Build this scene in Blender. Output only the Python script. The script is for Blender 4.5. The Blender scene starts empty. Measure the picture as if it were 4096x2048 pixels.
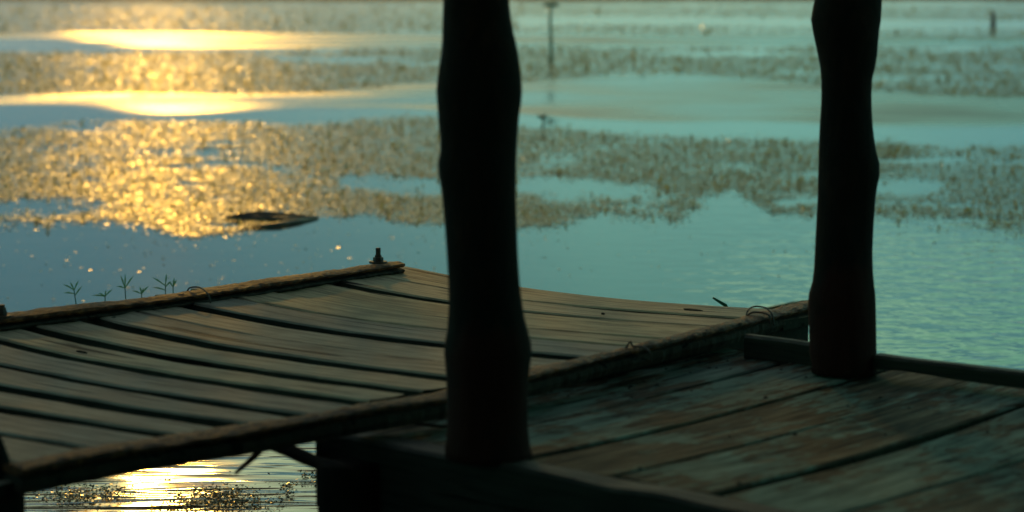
import bpy, bmesh, math, random
import numpy as np
from mathutils import Vector, Matrix

S = bpy.context.scene
C = S.collection
R = math.radians

# ------------------------------------------------------------------ camera
cam_d = bpy.data.cameras.new('camera')
cam = bpy.data.objects.new('camera', cam_d); C.objects.link(cam)
cam.location = (0, 0, 1.30)
cam.rotation_euler = (R(90 - 6.987), 0, 0)
cam_d.sensor_width = 36.0
cam_d.lens = 76.86
cam_d.clip_start = 0.05
cam_d.clip_end = 6000
cam_d.dof.use_dof = True
cam_d.dof.focus_distance = 5.75
cam_d.dof.aperture_fstop = 3.6
S.camera = cam

# ------------------------------------------------------------------ sky and sun
SUN_AZ, SUN_EL = R(-9.2), R(12.8)
CLOUD_SHIFT = 0.0
W = bpy.data.worlds.new('World'); S.world = W; W.use_nodes = True
wn = W.node_tree.nodes; wl = W.node_tree.links
bg = wn['Background']
sky = wn.new('ShaderNodeTexSky'); sky.sky_type = 'NISHITA'
sky.sun_disc = False
sky.sun_elevation = SUN_EL
sky.sun_rotation = SUN_AZ
sky.air_density = 1.0; sky.dust_density = 1.0; sky.ozone_density = 3.0
tint = wn.new('ShaderNodeMix'); tint.data_type = 'RGBA'; tint.blend_type = 'MULTIPLY'
tint.inputs[0].default_value = 1.0
tint.inputs[7].default_value = (1.0, 0.86, 0.56, 1)       # the yellow air of the evening
wl.new(sky.outputs[0], tint.inputs[6])
bg.inputs[1].default_value = 0.15
# a bank of blue-grey evening cloud lies low all round the horizon (the lake mirrors it); the sun stands clear above it
tcw = wn.new('ShaderNodeTexCoord'); sxyz = wn.new('ShaderNodeSeparateXYZ'); wl.new(tcw.outputs['Generated'], sxyz.inputs[0])
mpw = wn.new('ShaderNodeMapping'); mpw.inputs['Scale'].default_value = (2.6, 2.6, 11.0); mpw.inputs['Location'].default_value = (CLOUD_SHIFT, .4, 0)
wl.new(tcw.outputs['Generated'], mpw.inputs[0])
nzw = wn.new('ShaderNodeTexNoise'); nzw.inputs['Scale'].default_value = 1.0; nzw.inputs['Detail'].default_value = 5.0; nzw.inputs['Roughness'].default_value = .5
wl.new(mpw.outputs[0], nzw.inputs['Vector'])
def wmath(op, a, b):
    m = wn.new('ShaderNodeMath'); m.operation = op
    for i, v in enumerate((a, b)):
        if isinstance(v, (int, float)): m.inputs[i].default_value = v
        else: wl.new(v, m.inputs[i])
    return m.outputs[0]
top = wmath('MULTIPLY_ADD', nzw.outputs[0], .14); top.node.inputs[2].default_value = .105       # height of the cloud tops (sine of elevation)
mr = wn.new('ShaderNodeMapRange'); mr.interpolation_type = 'SMOOTHSTEP'
wl.new(wmath('SUBTRACT', top, sxyz.outputs[2]), mr.inputs[0]); mr.inputs[1].default_value = -.015; mr.inputs[2].default_value = .035
mpd = wn.new('ShaderNodeMapping'); mpd.inputs['Scale'].default_value = (3, 3, 1); mpd.inputs['Location'].default_value = (2.1, .4, 0)
wl.new(tcw.outputs['Generated'], mpd.inputs[0])
nzd = wn.new('ShaderNodeTexNoise'); nzd.inputs['Scale'].default_value = 1.0; nzd.inputs['Detail'].default_value = 1.0; wl.new(mpd.outputs[0], nzd.inputs['Vector'])
mrd = wn.new('ShaderNodeMapRange'); wl.new(nzd.outputs[0], mrd.inputs[0])                      # thicker and thinner stretches of the bank
mrd.inputs[1].default_value = .30; mrd.inputs[2].default_value = .60; 
dens = wmath('MULTIPLY', mr.outputs[0], .98)
cmx = wn.new('ShaderNodeMix'); cmx.data_type = 'RGBA'; wl.new(dens, cmx.inputs[0])
ccol = wn.new('ShaderNodeMix'); ccol.data_type = 'RGBA'; wl.new(mrd.outputs[0], ccol.inputs[0])
ccol.inputs[6].default_value = (1.15, 3.2, 2.8, 1); ccol.inputs[7].default_value = (.52, 1.65, 2.1, 1)     # thin and thick cloud
wl.new(ccol.outputs[2], cmx.inputs[7])
# thin high veil of green-blue cloud above the bank, thinning out overhead
veil = wn.new('ShaderNodeMix'); veil.data_type = 'RGBA'; veil.inputs[7].default_value = (.40, 5.0, 3.3, 1)
mrv = wn.new('ShaderNodeMapRange'); mrv.interpolation_type = 'SMOOTHSTEP'; wl.new(sxyz.outputs[2], mrv.inputs[0])
mrv.inputs[1].default_value = .22; mrv.inputs[2].default_value = .50; mrv.inputs[3].default_value = .72; mrv.inputs[4].default_value = .0
wl.new(mrv.outputs[0], veil.inputs[0]); wl.new(tint.outputs[2], veil.inputs[6]); wl.new(veil.outputs[2], cmx.inputs[6])
wl.new(cmx.outputs[2], bg.inputs[0])

sd = bpy.data.lights.new('sun', 'SUN'); sun = bpy.data.objects.new('sun', sd); C.objects.link(sun)
sd.energy = 0.66; sd.angle = R(2.0); sd.color = (1.0, 0.51, 0.075)   # a hazy, swollen evening sun
sdir = Vector((math.sin(SUN_AZ) * math.cos(SUN_EL), math.cos(SUN_AZ) * math.cos(SUN_EL), math.sin(SUN_EL)))
sun.rotation_euler = sdir.to_track_quat('Z', 'Y').to_euler()
sun.location = (-10, 60, 12)

S.view_settings.view_transform = 'Standard'
S.view_settings.look = 'None'
S.view_settings.exposure = 0.18
S.view_settings.gamma = 1.0
S.cycles.use_denoising = True
S.cycles.sample_clamp_indirect = 6.0
S.cycles.max_bounces = 8
S.cycles.caustics_reflective = False
S.cycles.caustics_refractive = False

HAZE_D = .0006

# ------------------------------------------------------------------ helpers
rng = np.random.default_rng(7)
random.seed(7)

def tag(o, label=None, cat=None, group=None, kind=None):
    if label: o['label'] = label
    if cat: o['category'] = cat
    if group: o['group'] = group
    if kind: o['kind'] = kind
    return o

def empty(name, loc=(0, 0, 0), rz=0.0):
    o = bpy.data.objects.new(name, None); C.objects.link(o)
    o.location = loc; o.rotation_euler = (0, 0, rz); o.empty_display_size = .1
    return o

def mesh_obj(name, verts, faces, mat=None, parent=None, smooth=False):
    me = bpy.data.meshes.new(name)
    me.from_pydata([tuple(map(float, v)) for v in verts], [], [tuple(map(int, f)) for f in faces])
    me.validate(); me.update()
    bm = bmesh.new(); bm.from_mesh(me)
    bmesh.ops.recalc_face_normals(bm, faces=bm.faces); bm.to_mesh(me); bm.free()
    if smooth:
        me.polygons.foreach_set('use_smooth', [True] * len(me.polygons))
    o = bpy.data.objects.new(name, me); C.objects.link(o)
    if mat: me.materials.append(mat)
    if parent: o.parent = parent
    return o

def fast_mesh(name, verts, faces, mat=None, parent=None):
    """verts (n,3), quads (m,4) as arrays"""
    me = bpy.data.meshes.new(name)
    verts = np.asarray(verts, np.float32); faces = np.asarray(faces, np.int32)
    k = faces.shape[1]
    me.vertices.add(len(verts)); me.vertices.foreach_set('co', verts.ravel())
    me.loops.add(faces.size); me.loops.foreach_set('vertex_index', faces.ravel())
    me.polygons.add(len(faces))
    me.polygons.foreach_set('loop_start', np.arange(0, faces.size, k, dtype=np.int32))
    me.polygons.foreach_set('loop_total', np.full(len(faces), k, np.int32))
    me.update(calc_edges=True)
    o = bpy.data.objects.new(name, me); C.objects.link(o)
    if mat: me.materials.append(mat)
    if parent: o.parent = parent
    return o

def loft(rings, cap=True):
    """rings: list of equal-length vertex lists -> verts, faces"""
    n = len(rings[0]); v = [p for r in rings for p in r]; f = []
    for i in range(len(rings) - 1):
        for j in range(n):
            a = i * n + j; b = i * n + (j + 1) % n
            f.append((a, b, b + n, a + n))
    if cap:
        f.append(tuple(range(n - 1, -1, -1))); m = (len(rings) - 1) * n
        f.append(tuple(range(m, m + n)))
    return v, f

def tube(path, rad, seg=8, jitter=0.0):
    path = [Vector(p) for p in path]; rings = []
    rads = rad if isinstance(rad, (list, tuple)) else [rad] * len(path)
    t0 = (path[1] - path[0]).normalized()
    ref = Vector((0, 0, 1)) if abs(t0.z) < .9 else Vector((1, 0, 0))
    a = t0.cross(ref).normalized()
    for i, p in enumerate(path):
        t = (path[min(i + 1, len(path) - 1)] - path[max(i - 1, 0)]).normalized()
        a = (a - t * a.dot(t)).normalized(); b = t.cross(a)
        rings.append([p + (a * math.cos(2 * math.pi * k / seg) + b * math.sin(2 * math.pi * k / seg)) *
                      rads[i] * (1 + random.uniform(-jitter, jitter)) for k in range(seg)])
    return loft(rings)

def merge(parts):
    V, F = [], []
    for v, f in parts:
        o = len(V); V += list(v); F += [tuple(i + o for i in q) for q in f]
    return V, F

def box_vf(a, b):
    x0, y0, z0 = a; x1, y1, z1 = b
    v = [(x0, y0, z0), (x1, y0, z0), (x1, y1, z0), (x0, y1, z0), (x0, y0, z1), (x1, y0, z1), (x1, y1, z1), (x0, y1, z1)]
    return v, [(3, 2, 1, 0), (4, 5, 6, 7), (0, 1, 5, 4), (1, 2, 6, 5), (2, 3, 7, 6), (3, 0, 4, 7)]

def vnoise(x, y, seed=0):
    """smooth value noise 0..1 on arrays"""
    x = np.asarray(x, float); y = np.asarray(y, float)
    xi = np.floor(x).astype(np.int64); yi = np.floor(y).astype(np.int64); fx = x - xi; fy = y - yi
    def h(a, b):
        n = (a * 374761393 + b * 668265263 + seed * 1442695041) & 0xffffffff
        n = ((n ^ (n >> 13)) * 1274126177) & 0xffffffff
        return ((n ^ (n >> 16)) & 0xffff) / 65535.0
    u = fx * fx * (3 - 2 * fx); w = fy * fy * (3 - 2 * fy)
    return (h(xi, yi) * (1 - u) + h(xi + 1, yi) * u) * (1 - w) + (h(xi, yi + 1) * (1 - u) + h(xi + 1, yi + 1) * u) * w

def fbm(x, y, seed=0, oct=4):
    s = 0; a = .5; t = 0
    for k in range(oct):
        s = s + a * vnoise(x * 2 ** k, y * 2 ** k, seed + k * 17); t += a; a *= .5
    return s / t

def in_poly(px, py, poly):
    px = np.asarray(px); py = np.asarray(py); c = np.zeros(px.shape, bool); n = len(poly)
    for i in range(n):
        x0, y0 = poly[i]; x1, y1 = poly[(i + 1) % n]
        if y0 == y1: continue
        k = ((y0 > py) != (y1 > py)) & (px < (x1 - x0) * (py - y0) / (y1 - y0) + x0)
        c ^= k
    return c

# ------------------------------------------------------------------ materials
def new_mat(name):
    m = bpy.data.materials.new(name); m.use_nodes = True
    nt = m.node_tree; return m, nt.nodes, nt.links, nt.nodes['Principled BSDF']

def nd(nodes, kind, **kw):
    n = nodes.new(kind)
    for k, v in kw.items():
        if k in n.inputs: n.inputs[k].default_value = v
        else: setattr(n, k, v)
    return n

def ramp(nodes, links, src, stops):
    r = nodes.new('ShaderNodeValToRGB'); e = r.color_ramp.elements
    while len(e) < len(stops): e.new(.5)
    for i, (p, c) in enumerate(stops):
        e[i].position = p; e[i].color = c if len(c) == 4 else (*c, 1)
    links.new(src, r.inputs[0]); return r.outputs[0]

def mixc(nodes, links, fac, a, b, mode='MIX'):
    m = nodes.new('ShaderNodeMix'); m.data_type = 'RGBA'; m.blend_type = mode
    for s, v in ((0, fac), (6, a), (7, b)):
        if hasattr(v, 'links') or isinstance(v, bpy.types.NodeSocket): links.new(v, m.inputs[s])
        elif isinstance(v, (int, float)): m.inputs[s].default_value = v
        else: m.inputs[s].default_value = (*v, 1)
    return m.outputs[2]

def math_n(nodes, links, op, a, b=None, c=None):
    m = nodes.new('ShaderNodeMath'); m.operation = op
    for i, v in enumerate((a, b, c)):
        if v is None: continue
        if isinstance(v, (int, float)): m.inputs[i].default_value = v
        else: links.new(v, m.inputs[i])
    return m.outputs[0]

def grain_coords(n, l, scale):
    """object coordinates shifted by a per-object random amount, stretched along x (the grain)"""
    tc = n.new('ShaderNodeTexCoord'); oi = n.new('ShaderNodeObjectInfo')
    mul = nd(n, 'ShaderNodeVectorMath', operation='SCALE'); mul.inputs[0].default_value = (13.1, 7.7, 3.3)
    l.new(oi.outputs['Random'], mul.inputs['Scale'])
    add = nd(n, 'ShaderNodeVectorMath', operation='ADD'); l.new(tc.outputs['Object'], add.inputs[0]); l.new(mul.outputs[0], add.inputs[1])
    mp = n.new('ShaderNodeMapping'); mp.inputs['Scale'].default_value = scale; l.new(add.outputs[0], mp.inputs[0])
    return add.outputs[0], mp.outputs[0], oi.outputs['Random']

def plank_material(name, dark, light, stain, rough=.68, bump=.002, spec=.2):
    m, n, l, b = new_mat(name)
    raw, g, rnd = grain_coords(n, l, (2.0, 34, 34))
    n1 = nd(n, 'ShaderNodeTexNoise', Scale=1.6, Detail=7.0, Roughness=.62, Distortion=.35); l.new(g, n1.inputs['Vector'])
    mp2 = n.new('ShaderNodeMapping'); mp2.inputs['Scale'].default_value = (7, 240, 240); l.new(raw, mp2.inputs[0])
    n2 = nd(n, 'ShaderNodeTexNoise', Scale=1.0, Detail=3.0, Roughness=.6); l.new(mp2.outputs[0], n2.inputs['Vector'])
    n3 = nd(n, 'ShaderNodeTexNoise', Scale=5.0, Detail=5.0, Roughness=.55); l.new(raw, n3.inputs['Vector'])
    f = math_n(n, l, 'MULTIPLY_ADD', n2.outputs[0], .45, math_n(n, l, 'MULTIPLY', n1.outputs[0], .7))
    col = ramp(n, l, f, [(.39, dark), (.52, tuple(.5 * (a + c) for a, c in zip(dark, light))), (.62, light)])
    col = mixc(n, l, ramp(n, l, n3.outputs[0], [(.48, (0, 0, 0)), (.72, (.7, .7, .7))]), col, stain)
    # drying cracks
    mp4 = n.new('ShaderNodeMapping'); mp4.inputs['Scale'].default_value = (1.1, 30, 30); l.new(raw, mp4.inputs[0])
    n4 = nd(n, 'ShaderNodeTexNoise', Scale=1.0, Detail=2.0, Distortion=.5); l.new(mp4.outputs[0], n4.inputs['Vector'])
    crack = ramp(n, l, n4.outputs[0], [(.325, (1, 1, 1)), (.36, (0, 0, 0))])
    col = mixc(n, l, crack, col, tuple(.25 * c for c in dark))
    hv = n.new('ShaderNodeHueSaturation'); l.new(col, hv.inputs['Color'])
    l.new(math_n(n, l, 'MULTIPLY_ADD', rnd, .55, .72), hv.inputs['Value']); l.new(math_n(n, l, 'MULTIPLY_ADD', rnd, .5, .75), hv.inputs['Saturation'])
    l.new(hv.outputs[0], b.inputs['Base Color'])
    b.inputs['Roughness'].default_value = rough; b.inputs['Specular IOR Level'].default_value = spec
    h = math_n(n, l, 'SUBTRACT', f, math_n(n, l, 'MULTIPLY', crack, 1.2))
    bp = nd(n, 'ShaderNodeBump', Strength=1.0, Distance=bump); l.new(h, bp.inputs['Height']); l.new(bp.outputs[0], b.inputs['Normal'])
    return m

M = {}
M['deck'] = plank_material('weathered_plank', (.095, .067, .044), (.47, .345, .225), (.20, .145, .10))
M['shaded_edge'] = plank_material('shade_dark_plank_edge', (.016, .016, .012), (.048, .046, .034), (.022, .024, .017), rough=.85, spec=.1)  # shade in the gaps and on side faces, put into the colour
M['joist'] = plank_material('dark_joist', (.018, .013, .010), (.05, .036, .026), (.02, .015, .012), rough=.8, spec=.2)

def painted_plank():
    m, n, l, b = new_mat('peeling_teal_plank')
    raw, g, rnd = grain_coords(n, l, (34, 3.0, 34))      # these planks run along local y
    n1 = nd(n, 'ShaderNodeTexNoise', Scale=1.5, Detail=7.0, Roughness=.65, Distortion=.4); l.new(g, n1.inputs['Vector'])
    mpa = n.new('ShaderNodeMapping'); mpa.inputs['Scale'].default_value = (46, 14, 46); l.new(raw, mpa.inputs[0])
    n2 = nd(n, 'ShaderNodeTexNoise', Scale=1.0, Detail=8.0, Roughness=.68); l.new(mpa.outputs[0], n2.inputs['Vector'])
    n3 = nd(n, 'ShaderNodeTexNoise', Scale=3.2, Detail=3.0); l.new(raw, n3.inputs['Vector'])
    wood = ramp(n, l, n1.outputs[0], [(.38, (.014, .010, .006)), (.5, (.080, .054, .031)), (.62, (.17, .12, .072))])
    paint = ramp(n, l, n1.outputs[0], [(.34, (.050, .085, .066)), (.66, (.25, .35, .275))])
    fac = ramp(n, l, math_n(n, l, 'MULTIPLY_ADD', n3.outputs[0], .55, math_n(n, l, 'MULTIPLY', n2.outputs[0], .6)), [(.565, (0, 0, 0)), (.62, (.72, .72, .72))])
    col = mixc(n, l, fac, wood, paint)
    hv = n.new('ShaderNodeHueSaturation'); l.new(col, hv.inputs['Color']); l.new(math_n(n, l, 'MULTIPLY_ADD', rnd, .45, .9), hv.inputs['Value'])
    l.new(hv.outputs[0], b.inputs['Base Color']); b.inputs['Roughness'].default_value = .75; b.inputs['Specular IOR Level'].default_value = .1
    h = math_n(n, l, 'MULTIPLY_ADD', fac, .5, n1.outputs[0])
    bp = nd(n, 'ShaderNodeBump', Strength=1.0, Distance=.002); l.new(h, bp.inputs['Height']); l.new(bp.outputs[0], b.inputs['Normal'])
    return m
M['painted'] = painted_plank()

def rough_material(name, cols, scale, rough=.7, bump=.004, spec=.4, stretch=(1, 1, 1)):
    m, n, l, b = new_mat(name)
    tc = n.new('ShaderNodeTexCoord'); mp = n.new('ShaderNodeMapping'); mp.inputs['Scale'].default_value = stretch
    l.new(tc.outputs['Object'], mp.inputs[0])
    n1 = nd(n, 'ShaderNodeTexNoise', Scale=scale, Detail=8.0, Roughness=.68, Distortion=.3); l.new(mp.outputs[0], n1.inputs['Vector'])
    st = [(.3 + .4 * i / (len(cols) - 1), c) for i, c in enumerate(cols)]
    l.new(ramp(n, l, n1.outputs[0], st), b.inputs['Base Color'])
    b.inputs['Roughness'].default_value = rough; b.inputs['Specular IOR Level'].default_value = spec
    bp = nd(n, 'ShaderNodeBump', Strength=1.0, Distance=bump); l.new(n1.outputs[0], bp.inputs['Height']); l.new(bp.outputs[0], b.inputs['Normal'])
    return m
M['bark'] = rough_material('flaking_red_bark', [(.014, .005, .003), (.15, .042, .013), (.62, .22, .06)], 60, rough=.55, bump=.016, spec=.25, stretch=(1.6, .5, 1.6))
def post_material():
    m, n, l, b = new_mat('dark_post_bark')
    tc = n.new('ShaderNodeTexCoord'); mp = n.new('ShaderNodeMapping'); mp.inputs['Scale'].default_value = (1, 1, .3); l.new(tc.outputs['Object'], mp.inputs[0])
    n1 = nd(n, 'ShaderNodeTexNoise', Scale=16.0, Detail=8.0, Roughness=.7, Distortion=.4); l.new(mp.outputs[0], n1.inputs['Vector'])
    bark = ramp(n, l, n1.outputs[0], [(.3, (.005, .004, .003)), (.5, (.014, .008, .005)), (.7, (.036, .016, .009))])
    sx = n.new('ShaderNodeSeparateXYZ'); l.new(tc.outputs['Object'], sx.inputs[0])
    n2 = nd(n, 'ShaderNodeTexNoise', Scale=7.0, Detail=4.0); l.new(tc.outputs['Object'], n2.inputs['Vector'])
    low = n.new('ShaderNodeMapRange'); l.new(math_n(n, l, 'MULTIPLY_ADD', n2.outputs[0], .75, sx.outputs[2]), low.inputs[0])
    low.inputs[1].default_value = .60; low.inputs[2].default_value = .46       # old red paint left on the lower part
    col = mixc(n, l, math_n(n, l, 'MULTIPLY', low.outputs[0], .8), bark, (.048, .008, .005))
    l.new(col, b.inputs['Base Color']); b.inputs['Roughness'].default_value = .8; b.inputs['Specular IOR Level'].default_value = .12
    bp = nd(n, 'ShaderNodeBump', Strength=1.0, Distance=.010); l.new(n1.outputs[0], bp.inputs['Height']); l.new(bp.outputs[0], b.inputs['Normal'])
    return m
M['post'] = post_material()
M['pile'] = rough_material('wet_pile_wood', [(.006, .005, .004), (.014, .011, .008), (.03, .022, .015)], 14, rough=.8, bump=.006, spec=.15, stretch=(1, 1, .25))
M['kerb'] = rough_material('worn_kerb_wood', [(.012, .009, .006), (.045, .033, .022), (.18, .14, .10)], 20, rough=.65, bump=.004, spec=.3, stretch=(.25, 1, 1))
M['rust'] = rough_material('rusty_iron', [(.02, .008, .005), (.05, .02, .012), (.11, .045, .02)], 120, rough=.55, bump=.001, spec=.5)
M['drift'] = rough_material('wet_driftwood', [(.012, .008, .006), (.04, .024, .016), (.14, .085, .05)], 9, rough=.45, bump=.006, spec=.5, stretch=(.3, 1, 1))
M['stake'] = rough_material('haze_pale_stake', [(.18, .22, .15), (.26, .31, .21), (.36, .40, .28)], 9, rough=.8, bump=.004, spec=.2)  # faintness of the far stake in haze, put into its pale colour
M['thatch'] = rough_material('old_roof_boards', [(.01, .008, .006), (.03, .024, .018), (.06, .05, .035)], 6, rough=.9, bump=.01, spec=.1)

def leaf_material(name, a, b_, trans, rough=.35, spec=.5):
    m, n, l, b = new_mat(name)
    g = n.new('ShaderNodeNewGeometry'); r = ramp(n, l, g.outputs['Random Per Island'], [(0, a), (1, b_)])
    l.new(r, b.inputs['Base Color']); rr_ = math_n(n, l, 'MULTIPLY_ADD', g.outputs['Random Per Island'], .5, rough - .25); l.new(rr_, b.inputs['Roughness']); b.inputs['Specular IOR Level'].default_value = spec
    t = n.new('ShaderNodeBsdfTranslucent'); l.new(mixc(n, l, 1.0, r, (1.35, 1.25, .55), 'MULTIPLY'), t.inputs[0])
    mx = n.new('ShaderNodeMixShader'); mx.inputs[0].default_value = trans
    l.new(b.outputs[0], mx.inputs[1]); l.new(t.outputs[0], mx.inputs[2])
    l.new(mx.outputs[0], n['Material Output'].inputs[0])
    return m
M['weed'] = leaf_material('floating_weed', (.20, .165, .042), (.62, .49, .15), .30, rough=.48, spec=.9)
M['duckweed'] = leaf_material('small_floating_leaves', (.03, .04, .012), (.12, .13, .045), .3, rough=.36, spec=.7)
M['sedge'] = leaf_material('green_sedge', (.035, .16, .12), (.055, .21, .155), .6, rough=.4, spec=.4)
M['treeleaf'] = leaf_material('tree_leaves', (.03, .05, .015), (.07, .10, .03), .25, rough=.5, spec=.3)
M['bankgrass'] = leaf_material('bank_grass', (.05, .06, .02), (.14, .13, .05), .3, rough=.5, spec=.3)

def water_material():
    m, n, l, b = new_mat('lake_water')
    at = nd(n, 'ShaderNodeAttribute', attribute_name='ripple'); sep = n.new('ShaderNodeSeparateColor'); l.new(at.outputs['Color'], sep.inputs[0])
    wind, dash, swell = sep.outputs[0], sep.outputs[1], sep.outputs[2]
    geo = n.new('ShaderNodeNewGeometry')
    def noise(scale, detail, rough=.5, dist=0.0):
        mp = n.new('ShaderNodeMapping'); mp.inputs['Scale'].default_value = scale; l.new(geo.outputs['Position'], mp.inputs[0])
        t = nd(n, 'ShaderNodeTexNoise', Scale=1.0, Detail=detail, Roughness=rough, Distortion=dist); l.new(mp.outputs[0], t.inputs['Vector']); return t.outputs[0]
    s_swell = noise((2.4, 12, 1), 1.0, .4, .8)
    s_dash = noise((6.5, 6.5, 1), 2.0, .5, .2)
    s_calm = noise((1.2, 1.6, 1), 3.0, .55)
    s_wind = noise((5, 2.2, 1), 5.0, .75)
    h = math_n(n, l, 'MULTIPLY', math_n(n, l, 'MULTIPLY', s_swell, swell), SWELL_H)
    h = math_n(n, l, 'ADD', h, math_n(n, l, 'MULTIPLY', math_n(n, l, 'MULTIPLY', s_dash, dash), DASH_H))
    h = math_n(n, l, 'ADD', h, math_n(n, l, 'MULTIPLY', s_calm, CALM_H))
    h = math_n(n, l, 'ADD', h, math_n(n, l, 'MULTIPLY', math_n(n, l, 'MULTIPLY', s_wind, wind), WIND_H))
    bp = nd(n, 'ShaderNodeBump', Strength=1.0, Distance=1.0); l.new(h, bp.inputs['Height']); l.new(bp.outputs[0], b.inputs['Normal'])
    l.new(math_n(n, l, 'MULTIPLY_ADD', swell, .045, math_n(n, l, 'MULTIPLY_ADD', wind, WIND_R, .03)), b.inputs['Roughness'])
    b.inputs['Base Color'].default_value = (.010, .022, .022, 1)
    b.inputs['IOR'].default_value = 1.333; b.inputs['Specular IOR Level'].default_value = .5
    return m
SWELL_H, DASH_H, CALM_H, WIND_H, WIND_R = .0100, .014, .0014, .016, .30
M['water'] = water_material()
M['bank'] = rough_material('lake_bank_earth', [(.05, .06, .025), (.09, .11, .045), (.13, .14, .07)], .4, rough=.9, bump=.05, spec=.1)

# ------------------------------------------------------------------ lake outlines (metres, camera stands over 0,0)
MATS = {
    'A1': [(-82.99,164.78),(0.36,164.78),(0.15,67.04),(-4.46,63.5),(-9.38,65.82),(-12.83,68.31),(-14.3,61.34),(-32.6,64.64)],
    'A2': [(0.34,157.61),(17.43,157.61),(68.2,134.24),(44.91,88.35),(16.99,92.88),(9.58,103.52),(0.22,103.52)],
    'A3': [(-1.2,75.44),(3.02,78.73),(7.13,77.05),(11.71,70.99),(34.74,68.31),(27.48,54.0),(11.2,55.67),(8.72,59.33),(4.5,60.32),(-0.99,62.4)],
    'B1': [(-23.11,45.77),(-8.09,45.2),(-5.0,46.97),(-2.91,47.59),(0.11,48.88),(3.16,48.22),(5.27,47.59),(8.18,49.55),(22.73,44.64),(13.15,25.76),(6.11,26.14),(5.43,26.92),(4.67,28.19),(4.09,29.58),(3.55,31.95),(2.52,33.75),(1.25,32.53),(0.07,30.59),(-1.05,30.86),(-1.57,30.08),(-2.24,28.19),(-2.85,26.72),(-3.88,27.12),(-4.79,26.72),(-6.29,26.92),(-13.78,27.23)],
    'C1': [(-9.87,19.46),(-4.69,20.0),(-4.38,21.19),(-3.48,21.57),(-2.67,21.31),(-2.02,20.7),(-1.53,21.7),(-1.16,22.24),(-0.55,21.97),(0.05,20.7),(0.6,20.34),(1.12,19.67),(1.77,19.04),(2.44,18.84),(3.09,18.64),(3.38,18.35),(3.2,17.37),(2.54,15.28),(1.89,13.04),(1.72,12.35),(1.52,12.57),(1.48,13.28),(1.43,13.91),(1.22,13.53),(1.01,12.8),(0.74,12.14),(0.48,12.46),(0.24,11.9),(-0.02,11.55),(-0.31,12.1),(-0.64,12.14),(-0.82,12.57),(-1.04,12.46),(-1.16,12.46),(-1.38,11.84),(-1.54,11.55),(-1.68,11.36),(-1.89,11.64),(-2.19,12.14),(-2.53,12.14),(-2.88,12.25),(-6.14,12.04)],
    'C2': [(2.91,17.89),(3.62,17.89),(8.73,17.04),(5.85,11.36),(2.73,11.58),(2.53,11.9),(2.25,12.14),(1.99,12.23)],
}
HOLES = {
    'h1': [(0.03,15.28),(0.37,15.22),(0.72,14.59),(0.97,14.24),(0.88,13.64),(0.52,13.41),(0.03,13.85)],
    'h2': [(-6.89,13.53),(-3.03,13.53),(-2.47,13.16),(-2.42,12.62),(-2.8,12.46),(-6.41,12.57)],
    'h3': [(-4.86,42.03),(-2.95,42.03),(-1.22,40.16),(-2.73,38.86),(-4.23,39.72)],
    'h4': [(2.52,44.64),(5.07,45.77),(6.33,43.04),(4.63,41.79),(2.79,42.53)],
    'h5': [(2.42,14.9),(2.77,15.02),(2.97,14.36),(2.6,13.41),(2.21,13.59)],
    'h6': [(0.49,12.71),(0.81,12.66),(0.93,12.31),(0.6,12.1),(0.34,12.23)],
    'h7': [(-1.25,15.28),(-0.79,15.09),(-0.46,14.96),(-0.42,13.74),(-0.78,13.91),(-1.14,14.59)],
}
WINDS = {
    'w1': [(-40.57,80.48),(-13.89,64.64),(-11.76,65.82),(0.14,62.4),(28.33,55.67),(23.31,45.77),(8.29,50.24),(-1.66,48.88),(-5.0,46.97),(-7.27,47.9),(-8.86,49.55),(-10.63,54.0),(-12.35,57.44),(-13.39,57.44),(-28.98,57.44)],
    'w2': [(-13.73,27.12),(-6.34,27.12),(-4.86,27.12),(-3.39,27.12),(-2.22,27.97),(-1.58,30.33),(0.07,31.39),(2.51,33.6),(4.05,31.39),(4.98,27.12),(13.25,25.95),(10.23,20.0),(3.72,20.23),(2.73,21.06),(1.61,21.44),(0.65,22.1),(0.05,22.95),(-1.25,23.87),(-2.09,23.56),(-2.89,23.1),(-3.68,22.81),(-4.75,24.03),(-5.78,24.69),(-12.51,24.69)],
}

POST_1 = [(-0.0595,0.0542,1.287),(-0.0589,0.0553,1.267),(-0.0581,0.0569,1.248),(-0.0566,0.059,1.228),(-0.0545,0.0619,1.208),(-0.0536,0.0646,1.189),(-0.0539,0.0673,1.169),(-0.0542,0.07,1.149),(-0.0545,0.0714,1.129),(-0.0546,0.0701,1.11),(-0.0555,0.0678,1.09),(-0.0556,0.0661,1.07),(-0.0556,0.0648,1.05),(-0.056,0.064,1.03),(-0.0584,0.0656,1.01),(-0.0579,0.0649,0.99),(-0.056,0.0629,0.97),(-0.0549,0.0616,0.95),(-0.0537,0.0611,0.93),(-0.0526,0.0606,0.91),(-0.0515,0.0603,0.89),(-0.0505,0.0599,0.87),(-0.0495,0.0597,0.85),(-0.0483,0.0599,0.83),(-0.0471,0.0601,0.809),(-0.0457,0.0609,0.789),(-0.0444,0.0623,0.769),(-0.0434,0.0646,0.749),(-0.0412,0.0681,0.728),(-0.0406,0.0726,0.708),(-0.0406,0.0742,0.688),(-0.041,0.0716,0.667),(-0.0417,0.0697,0.647),(-0.0419,0.0687,0.626),(-0.0417,0.0686,0.606),(-0.0417,0.0686,0.585),(-0.0417,0.0687,0.565),(-0.041,0.0702,0.544),(-0.0414,0.0728,0.524),(-0.0387,0.0733,0.503)]
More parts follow.
